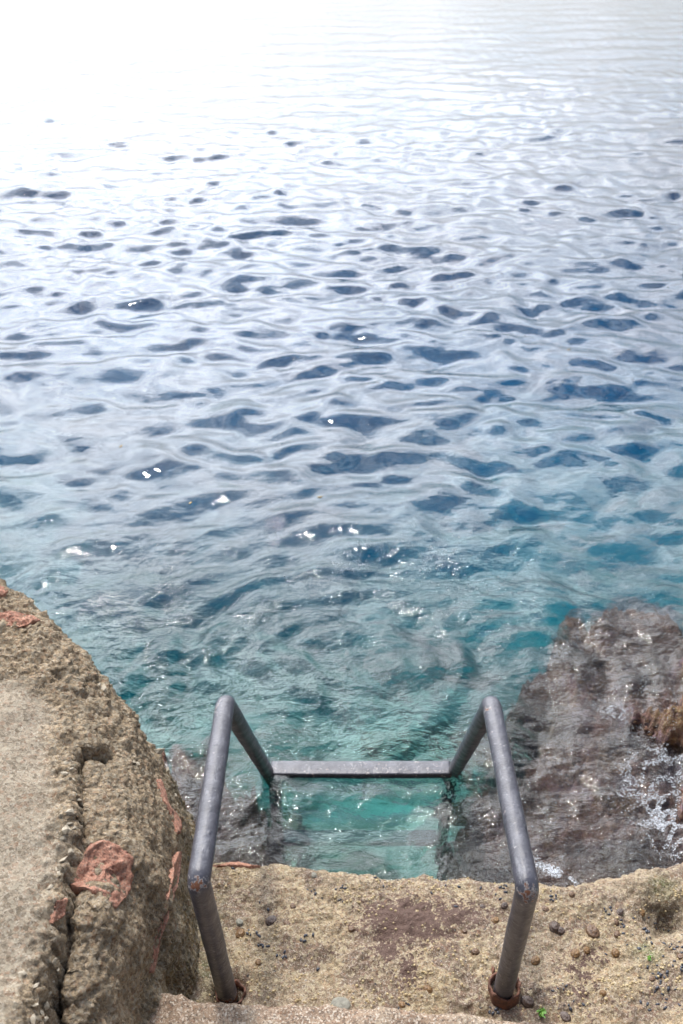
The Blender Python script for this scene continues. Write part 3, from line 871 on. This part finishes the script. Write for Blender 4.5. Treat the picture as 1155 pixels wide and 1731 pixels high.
stone_px = [(113, 1290, 9), (121, 1300, 7), (110, 1308, 8), (124, 1318, 6), (126, 1400, 8), (120, 1372, 9), (132, 1352, 7), (112, 1402, 12), (118, 1392, 7), (118, 1440, 10), (100, 1478, 9), (96, 1470, 6), (85, 1500, 7), (105, 1455, 11),
            (108, 1418, 10), (37, 1645, 8), (72, 1600, 7), (60, 1668, 8), (175, 1012, 8), (62, 1013, 9), (70, 1020, 6), (175, 1165, 12), (168, 1158, 7), (45, 1300, 4), (150, 1262, 6), (233, 1293, 9), (240, 1303, 7), (226, 1288, 7), (268, 1273, 13), (283, 1302, 9),
            (66, 1690, 8), (78, 1700, 9), (70, 1712, 10), (58, 1700, 7), (84, 1680, 8), (90, 1660, 6), (75, 1725, 9), (56, 1722, 9), (98, 1640, 6), (92, 1625, 7), (295, 1345, 7), (300, 1360, 6)]
for i, (x, y, s) in enumerate(stone_px):
    h = hit(x, y, ('wall',))
    if not h: continue
    r = s * .5 * h[2] / FPX * 1.15
    bm = Batch(); blob(bm, Vector((0, 0, 0)), h[1], r * rs.uniform(1, 1.5), r * rs.uniform(.7, 1), r * rs.uniform(.5, .8), 100 + i, sub=1, rough=.9)
    o = bm.build('stone', M_stone, wall, smooth=False); o.location = h[0]

# ------------------------------------------------------------------ sea snails and limpets on the ledge
def snail(px, py, s, mat, label, tall=.8, group=None, which=('ledge', 'step')):
    h = hit(px, py, which)
    if not h: return
    r = s * .5 * h[2] / FPX * .9
    bm = bmesh.new(); rnd = random.Random(int(px * 7 + py))
    n = (h[1] + Vector((0, 0, 1.5))).normalized(); q = n.to_track_quat('Z', 'Y').to_matrix() @ Matrix.Rotation(rnd.uniform(0, 6.28), 3, 'Z')
    # a low spiral shell: rings of a coiled profile that climbs to an off-centre apex
    N, Mr = 26, 9; vs = []
    for j in range(Mr + 1):
        f = j / Mr; row = []
        rr = math.cos(f * math.pi / 2) ** .75; z = math.sin(f * math.pi / 2) * tall
        for i in range(N):
            a = 2 * math.pi * i / N
            groove = 1 + .07 * math.sin(a + f * 14)
            row.append(bm.verts.new(q @ Vector(((math.cos(a) * rr * groove * 1.12 + .18 * f) * r, math.sin(a) * rr * groove * .92 * r, (z * groove - .18) * r))))
        vs.append(row)
    for j in range(Mr):
        for i in range(N): bm.faces.new((vs[j][i], vs[j][(i + 1) % N], vs[j + 1][(i + 1) % N], vs[j + 1][i]))
    bmesh.ops.remove_doubles(bm, verts=bm.verts, dist=1e-5)
    o = mesh_obj('sea_snail', bm, mat); o.location = h[0]
    tag(o, label, 'sea snail', group or 'sea snails and limpets on the ledge')


bM, oM, dM, gM = M_snail_b, M_snail_o, M_snail_d, M_snail_g
for a in ((1002, 1576, 25, bM, 'largest brown sea snail, alone on the ledge to the right of the right post'),
          (938, 1566, 20, dM, 'dark brown snail in a pair on the ledge just right of the right post'), (947, 1573, 15, dM, 'smaller dark snail touching the pair\'s bigger one right of the right post'),
          (1048, 1542, 13, dM, 'dark round snail highest of the cluster at the right of the ledge'), (1042, 1559, 11, bM, 'small brown snail between the dark round one and the ochre one at right'),
          (1043, 1579, 13, bM, 'brown snail lowest of the column of three at the right of the ledge'), (992, 1606, 13, oM, 'small ochre snail beside a broader one below the largest brown snail'),
          (973, 1612, 16, oM, 'broad ochre snail below the largest brown snail'), (1041, 1611, 14, oM, 'orange brown limpet next to a black mussel at the right of the ledge'),
          (905, 1624, 16, oM, 'ochre limpet with white apex just right of the foot of the right post'), (804, 1609, 14, bM, 'lone brown limpet on the ledge left of the right post'),
          (837, 1556, 14, oM, 'ochre snail left of the middle of the right post'), (853, 1531, 12, dM, 'dark snail hugging the left side of the right post'),
          (816, 1533, 10, dM, 'small dark purple snail left of the top of the right post'), (785, 1574, 9, bM, 'tiny brown snail beside the purple algae patch'),
          (922, 1537, 13, bM, 'reddish brown upright snail right under the bend of the right handrail'), (925, 1496, 13, dM, 'dark red snail at the seaward edge beside the right handrail bend'),
          (967, 1512, 11, bM, 'small brown snail near the seaward edge right of the handrail bend'), (891, 1693, 22, dM, 'large dark snail in the hollow right of the rusty collar'),
          (955, 1720, 20, dM, 'dark ridged snail at the bottom beside the upper step'), (724, 1673, 15, oM, 'dark ochre limpet in the middle of the ledge near the upper step'),
          (1102, 1655, 11, bM, 'brown snail below the green algae at the right'), (1151, 1617, 13, bM, 'brown snail cut by the right side of the picture'),
          (1085, 1543, 13, oM, 'orange limpet close to the dark hollow at the right'), (1020, 1679, 11, oM, 'faded ochre limpet low on the ledge right of the collar'),
          (406, 1579, 17, oM, 'largest ochre limpet, right of the middle of the left post'), (405, 1559, 13, gM, 'grey green limpet just above the largest ochre one by the left post'),
          (437, 1627, 12, oM, 'bright yellow ochre limpet low on the ledge right of the left post'), (485, 1561, 12, bM, 'reddish snail between the left post and the purple algae patch'),
          (495, 1532, 11, bM, 'small red brown snail above another one left of the middle of the ledge'), (594, 1570, 13, bM, 'brown snail at the left rim of the purple algae patch'),
          (531, 1480, 11, gM, 'olive limpet near the seaward edge in the left half of the ledge'), (680, 1698, 12, oM, 'ochre limpet right above the edge of the upper step in the middle')):
    snail(*a)
snail(459, 1556, 20, dM, 'cluster like dark crusted limpet in the left half of the ledge', .5)
snail(576, 1699, 34, gM, 'flat oval grey limpet lying against the edge of the upper step', .38)
snail(946, 1494, 30, M_ledge, 'rounded sand coloured rock bump bulging over the seaward edge', .8)  # a bump of the ledge itself, built with the snail shape
snail(825, 1484, 16, M_ledge, 'small pale knob on the seaward edge left of the right handrail', .8)

rs = random.Random(12)
bm = Batch()
for (cx, cy, sp_, n) in ((350 / 1155 * 420 + 300, 1577, 6, 6), (447, 1600, 5, 5), (531, 1505, 6, 4), (580, 1502, 5, 5), (575, 1524, 4, 3), (475, 1615, 7, 6), (520, 1585, 9, 6), (533, 1637, 5, 3), (645, 1482, 8, 6), (690, 1490, 16, 6),
                         (850, 1505, 8, 7), (1020, 1540, 8, 6), (1030, 1612, 4, 2), (1078, 1590, 16, 9), (1060, 1560, 10, 5), (1130, 1640, 22, 24), (1110, 1680, 18, 14), (935, 1520, 6, 8), (960, 1670, 8, 5), (975, 1700, 10, 4), (830, 1705, 10, 9), (1105, 1570, 12, 8), (1140, 1600, 14, 12), (700, 1700, 10, 4), (425, 1500, 25, 4), (770, 1500, 30, 5)):
    for _ in range(n):
        h = hit(cx + rs.gauss(0, sp_), cy + rs.gauss(0, sp_ * .8), ('ledge',))
        if not h: continue
        r = rs.uniform(.0022, .0046)
        blob(bm, h[0], h[1], r * 1.4, r * .8, r * .9, rs.randrange(9999), sub=1, rot=rs.uniform(0, 6), rough=.2)
o = bm.build('mussels', M_mussel); tag(o, 'tiny blue black mussels sprinkled over the ledge', 'mussels', kind='stuff')

# barnacles: pale crust of small cones along the ledge
bm = Batch()
a6 = [(math.cos(i * math.pi / 3), math.sin(i * math.pi / 3)) for i in range(6)]
cone_v = np.array([(a, b, -.5) for a, b in a6] + [(a * .45, b * .45, .5) for a, b in a6]); cone_f = [(i, (i + 1) % 6, 6 + (i + 1) % 6, 6 + i) for i in range(6)] + [(6, 7, 8, 9, 10, 11)]
for _ in range(1500):
    x = rs.uniform(330, 1155); y = rs.choice((rs.uniform(1465, 1700), rs.gauss(1500, 25), rs.gauss(1660, 30)))
    if math.sin(x * .02 + math.sin(y * .03) * 2) + math.sin(y * .045 + x * .013) < -.2: continue
    h = hit(x, y, ('ledge',))
    if not h or h[0].z < .2: continue
    r = rs.uniform(.0016, .0042)
    bm.add(cone_v * r @ np.array(h[1].to_track_quat('Z', 'Y').to_matrix()).T + np.array(tuple(h[0] + h[1] * r * .3)), cone_f)
o = bm.build('barnacles', mat_plain('barnacle_crust', (.52, .42, .24), (.36, .27, .15), .85, 90, .001, .3), smooth=False)
tag(o, 'pale yellow barnacle crust growing over the ledge', 'barnacles', kind='stuff')


# green algae tufts
def tuft(px, py, s, n, label, bvn=('ledge',)):
    h = hit(px, py, bvn); bm = bmesh.new()
    for i in range(n):
        a = random.uniform(0, 6.28); r = random.uniform(0, s * .5); x0, y0_ = math.cos(a) * r * .7, math.sin(a) * r
        prev = None; wdt = s * random.uniform(.10, .2); da = random.uniform(0, 6.28); ht = s * random.uniform(.3, .8)
        for j in range(4):
            f = j / 3; c = Vector((x0 + math.cos(da) * f * f * s * .4, y0_ + math.sin(da) * f * f * s * .4 - f * s * .2, ht * math.sin(f * 1.9)))
            sdv = Vector((-math.sin(da), math.cos(da), .3 * math.sin(i + j))) * wdt * (1 - .6 * f)
            cur = (bm.verts.new(c - sdv), bm.verts.new(c + sdv))
            if prev: bm.faces.new((prev[0], prev[1], cur[1], cur[0]))
            prev = cur
    o = mesh_obj('algae', bm, M_green); o.location = h[0]
    tag(o, label, 'algae')


tuft(915, 1714, .016, 70, 'bright green algae tuft in the hollow right of the rusty collar')
tuft(1097, 1620, .009, 40, 'faint green algae tuft on the ledge near the right side')

# rust stain flakes behind the posts
for (x, y) in ((834, 1640),):
    h = hit(x, y, ('ledge',)); bm = Batch(); blob(bm, Vector(), h[1], .004, .013, .006, 5, rough=.5)
    o = bm.build('rust_flake', M_rust, ladder); o.location = h[0]

# ------------------------------------------------------------------ things on and in the water
BV_water = None
BVr = bvh_of(reef_r); BVl = bvh_of(reef_l)
# surface heights by looking up the nearest grid cell
def water_z(x, y):
    i = int(np.clip(np.searchsorted(yw, y), 1, nr - 1)); uu = x / (max(y, 0) * .34 + .95)
    j = int(np.clip(np.searchsorted(u, uu), 1, nc - 1)); return float(Vw[i, j, 2])


rs = random.Random(21)
bm = Batch()
def bubble(px, py, r, flat=.6):
    x, y, _ = P(px, py, 0); z = water_z(x, y)
    vv, ff = ico(1); bm.add(vv * (r, r, r * flat) + (x, y, z), ff)
for _ in range(190):
    px, py = rs.uniform(600, 1200), rs.uniform(430, 700); bubble(px, py, rs.uniform(.002, .005) * (1 if py > 500 else 1.4))
for _ in range(190): bubble(rs.uniform(-20, 1180), rs.uniform(560, 1000), rs.uniform(.0015, .0035))
for _ in range(300): bubble(rs.gauss(700, 130), rs.gauss(960, 70), rs.uniform(.0012, .0045))
for _ in range(90): bubble(rs.uniform(420, 1000), rs.uniform(1100, 1430), rs.uniform(.0012, .003))
for _ in range(60): bubble(rs.uniform(850, 980), rs.uniform(1250, 1450), rs.uniform(.0012, .0035))
o = bm.build('bubbles', M_foam); tag(o, 'small white air bubbles floating on the sea', 'bubbles', kind='stuff')

# foam: lace of droplets where the swell breaks on the right-hand rock and the ledge
bm = Batch()
_fy, _fx = np.mgrid[0:1000, 0:1000] * 2.0
foam_f = 1 - 2 * np.abs(perlin(_fx * .04, _fy * .04, _fx * 0 + .3))
def foam_cloud(px, py, sx, sy, ang_, n, rmin=.0007, rmax=.0021, th=.0, sc=.04, lift=.01):
    ca, sa = math.cos(R(ang_)), math.sin(R(ang_)); k = 0; tries = 0
    while k < n and tries < n * 12:
        tries += 1
        a_, b_ = rs.gauss(0, sx), rs.gauss(0, sy); qx, qy = px + a_ * ca - b_ * sa, py + a_ * sa + b_ * ca
        f = foam_f[int(qy * .5) % 1000, int(qx * .5) % 1000]
        if f < .42 + th: continue
        x, y, _ = P(qx, qy, 0)
        z = water_z(x, y); r0 = BVr.ray_cast(Vector((x, y, 1)), Vector((0, 0, -1)))
        if r0[0] is not None: z = max(z, r0[0].z)
        r = rs.uniform(rmin, rmax) * rs.uniform(.5, 1); k += 1
        vv, ff = ico(1); bm.add(vv * (r * 1.5, r * 1.3, r * .55) + (x, y, z + abs(rs.gauss(0, lift)) * .2), ff)
foam_cloud(1130, 1395, 42, 20, 50, 2200)
foam_cloud(1110, 1300, 50, 22, -25, 1500)
foam_cloud(1145, 1350, 25, 30, 0, 700)
foam_cloud(938, 1478, 26, 5, 28, 650, th=-.5)
foam_cloud(1040, 1200, 14, 12, 0, 300)
foam_cloud(740, 945, 30, 12, -30, 500, rmax=.002)
foam_cloud(590, 960, 70, 9, -35, 900, rmax=.0018)
foam_cloud(1080, 1190, 60, 40, 0, 500)
foam_cloud(960, 1100, 60, 10, -40, 250, rmax=.002)
o = bm.build('foam', M_foam); tag(o, 'white foam and spray breaking over the weedy rock', 'foam', kind='stuff')

# seaweed fringe on the rocks
bm = bmesh.new()
for (bv, x0, x1, y0_, y1, n) in ((BVr, .45, 1.6, 1.6, 3.5, 3500), (BVl, -.65, -.1, 1.65, 2.7, 900)):
    for _ in range(n):
        x, y = rs.uniform(x0, x1), rs.uniform(y0_, y1); r0 = bv.ray_cast(Vector((x, y, 1)), Vector((0, 0, -1)))
        if r0[0] is None or r0[0].z < -.5 or r0[0].z > .03: continue
        if math.sin(x * 9 + math.sin(y * 7) * 1.5) + math.sin(y * 11 + x * 4) < -.6: continue
        c = r0[0]; da = rs.gauss(R(200), .8); ln = rs.uniform(.008, .028); wd = ln * rs.uniform(.08, .16)
        d = Vector((math.cos(da), math.sin(da), 0)); sdv = Vector((-d.y, d.x, 0)) * wd
        m1_ = c + d * ln * .5 + Vector((0, 0, ln * .5)); m2_ = c + d * ln * 1.1 + Vector((0, 0, ln * .55))
        v = [bm.verts.new(q_) for q_ in (c - sdv, c + sdv, m1_ + sdv, m1_ - sdv, m2_)]
        bm.faces.new((v[0], v[1], v[2], v[3])); bm.faces.new((v[3], v[2], v[4]))
o = mesh_obj('seaweed', bm, M_weed); tag(o, 'short brown seaweed swaying on the sunken rocks', 'seaweed', kind='stuff')

for (px, py, ang_, lab) in ((205, 757, 70, 'little yellow leaf afloat at the left, between dark ripples'), (541, 838, 10, 'little orange leaf afloat in the bright swell'), (322, 849, 65, 'pale straw shaped leaf afloat in the swell'), (961, 593, 30, 'little leaf far out on the blue water at the right')):
    x, y, _ = P(px, py, 0); z = water_z(x, y); bm = bmesh.new(); r = .009
    ca, sa = math.cos(R(ang_)), math.sin(R(ang_)); top = []; bo = []
    for i in range(12):
        a = 2 * math.pi * i / 12; lx, ly = math.cos(a) * r * 1.3, math.sin(a) * r * .4 * (1 - .3 * math.cos(a))
        p_ = Vector((lx * ca - ly * sa, lx * sa + ly * ca, .002 * math.cos(a) ** 2)); top.append(bm.verts.new(p_)); bo.append(bm.verts.new(p_ - Vector((0, 0, .0012))))
    bm.faces.new(top); bm.faces.new(bo[::-1])
    for i in range(12): bm.faces.new((top[i], bo[i], bo[(i + 1) % 12], top[(i + 1) % 12]))
    o = mesh_obj('leaf', bm, M_leaf, smooth=False); o.location = (x, y, z + .002); tag(o, lab, 'leaf', 'leaves afloat')
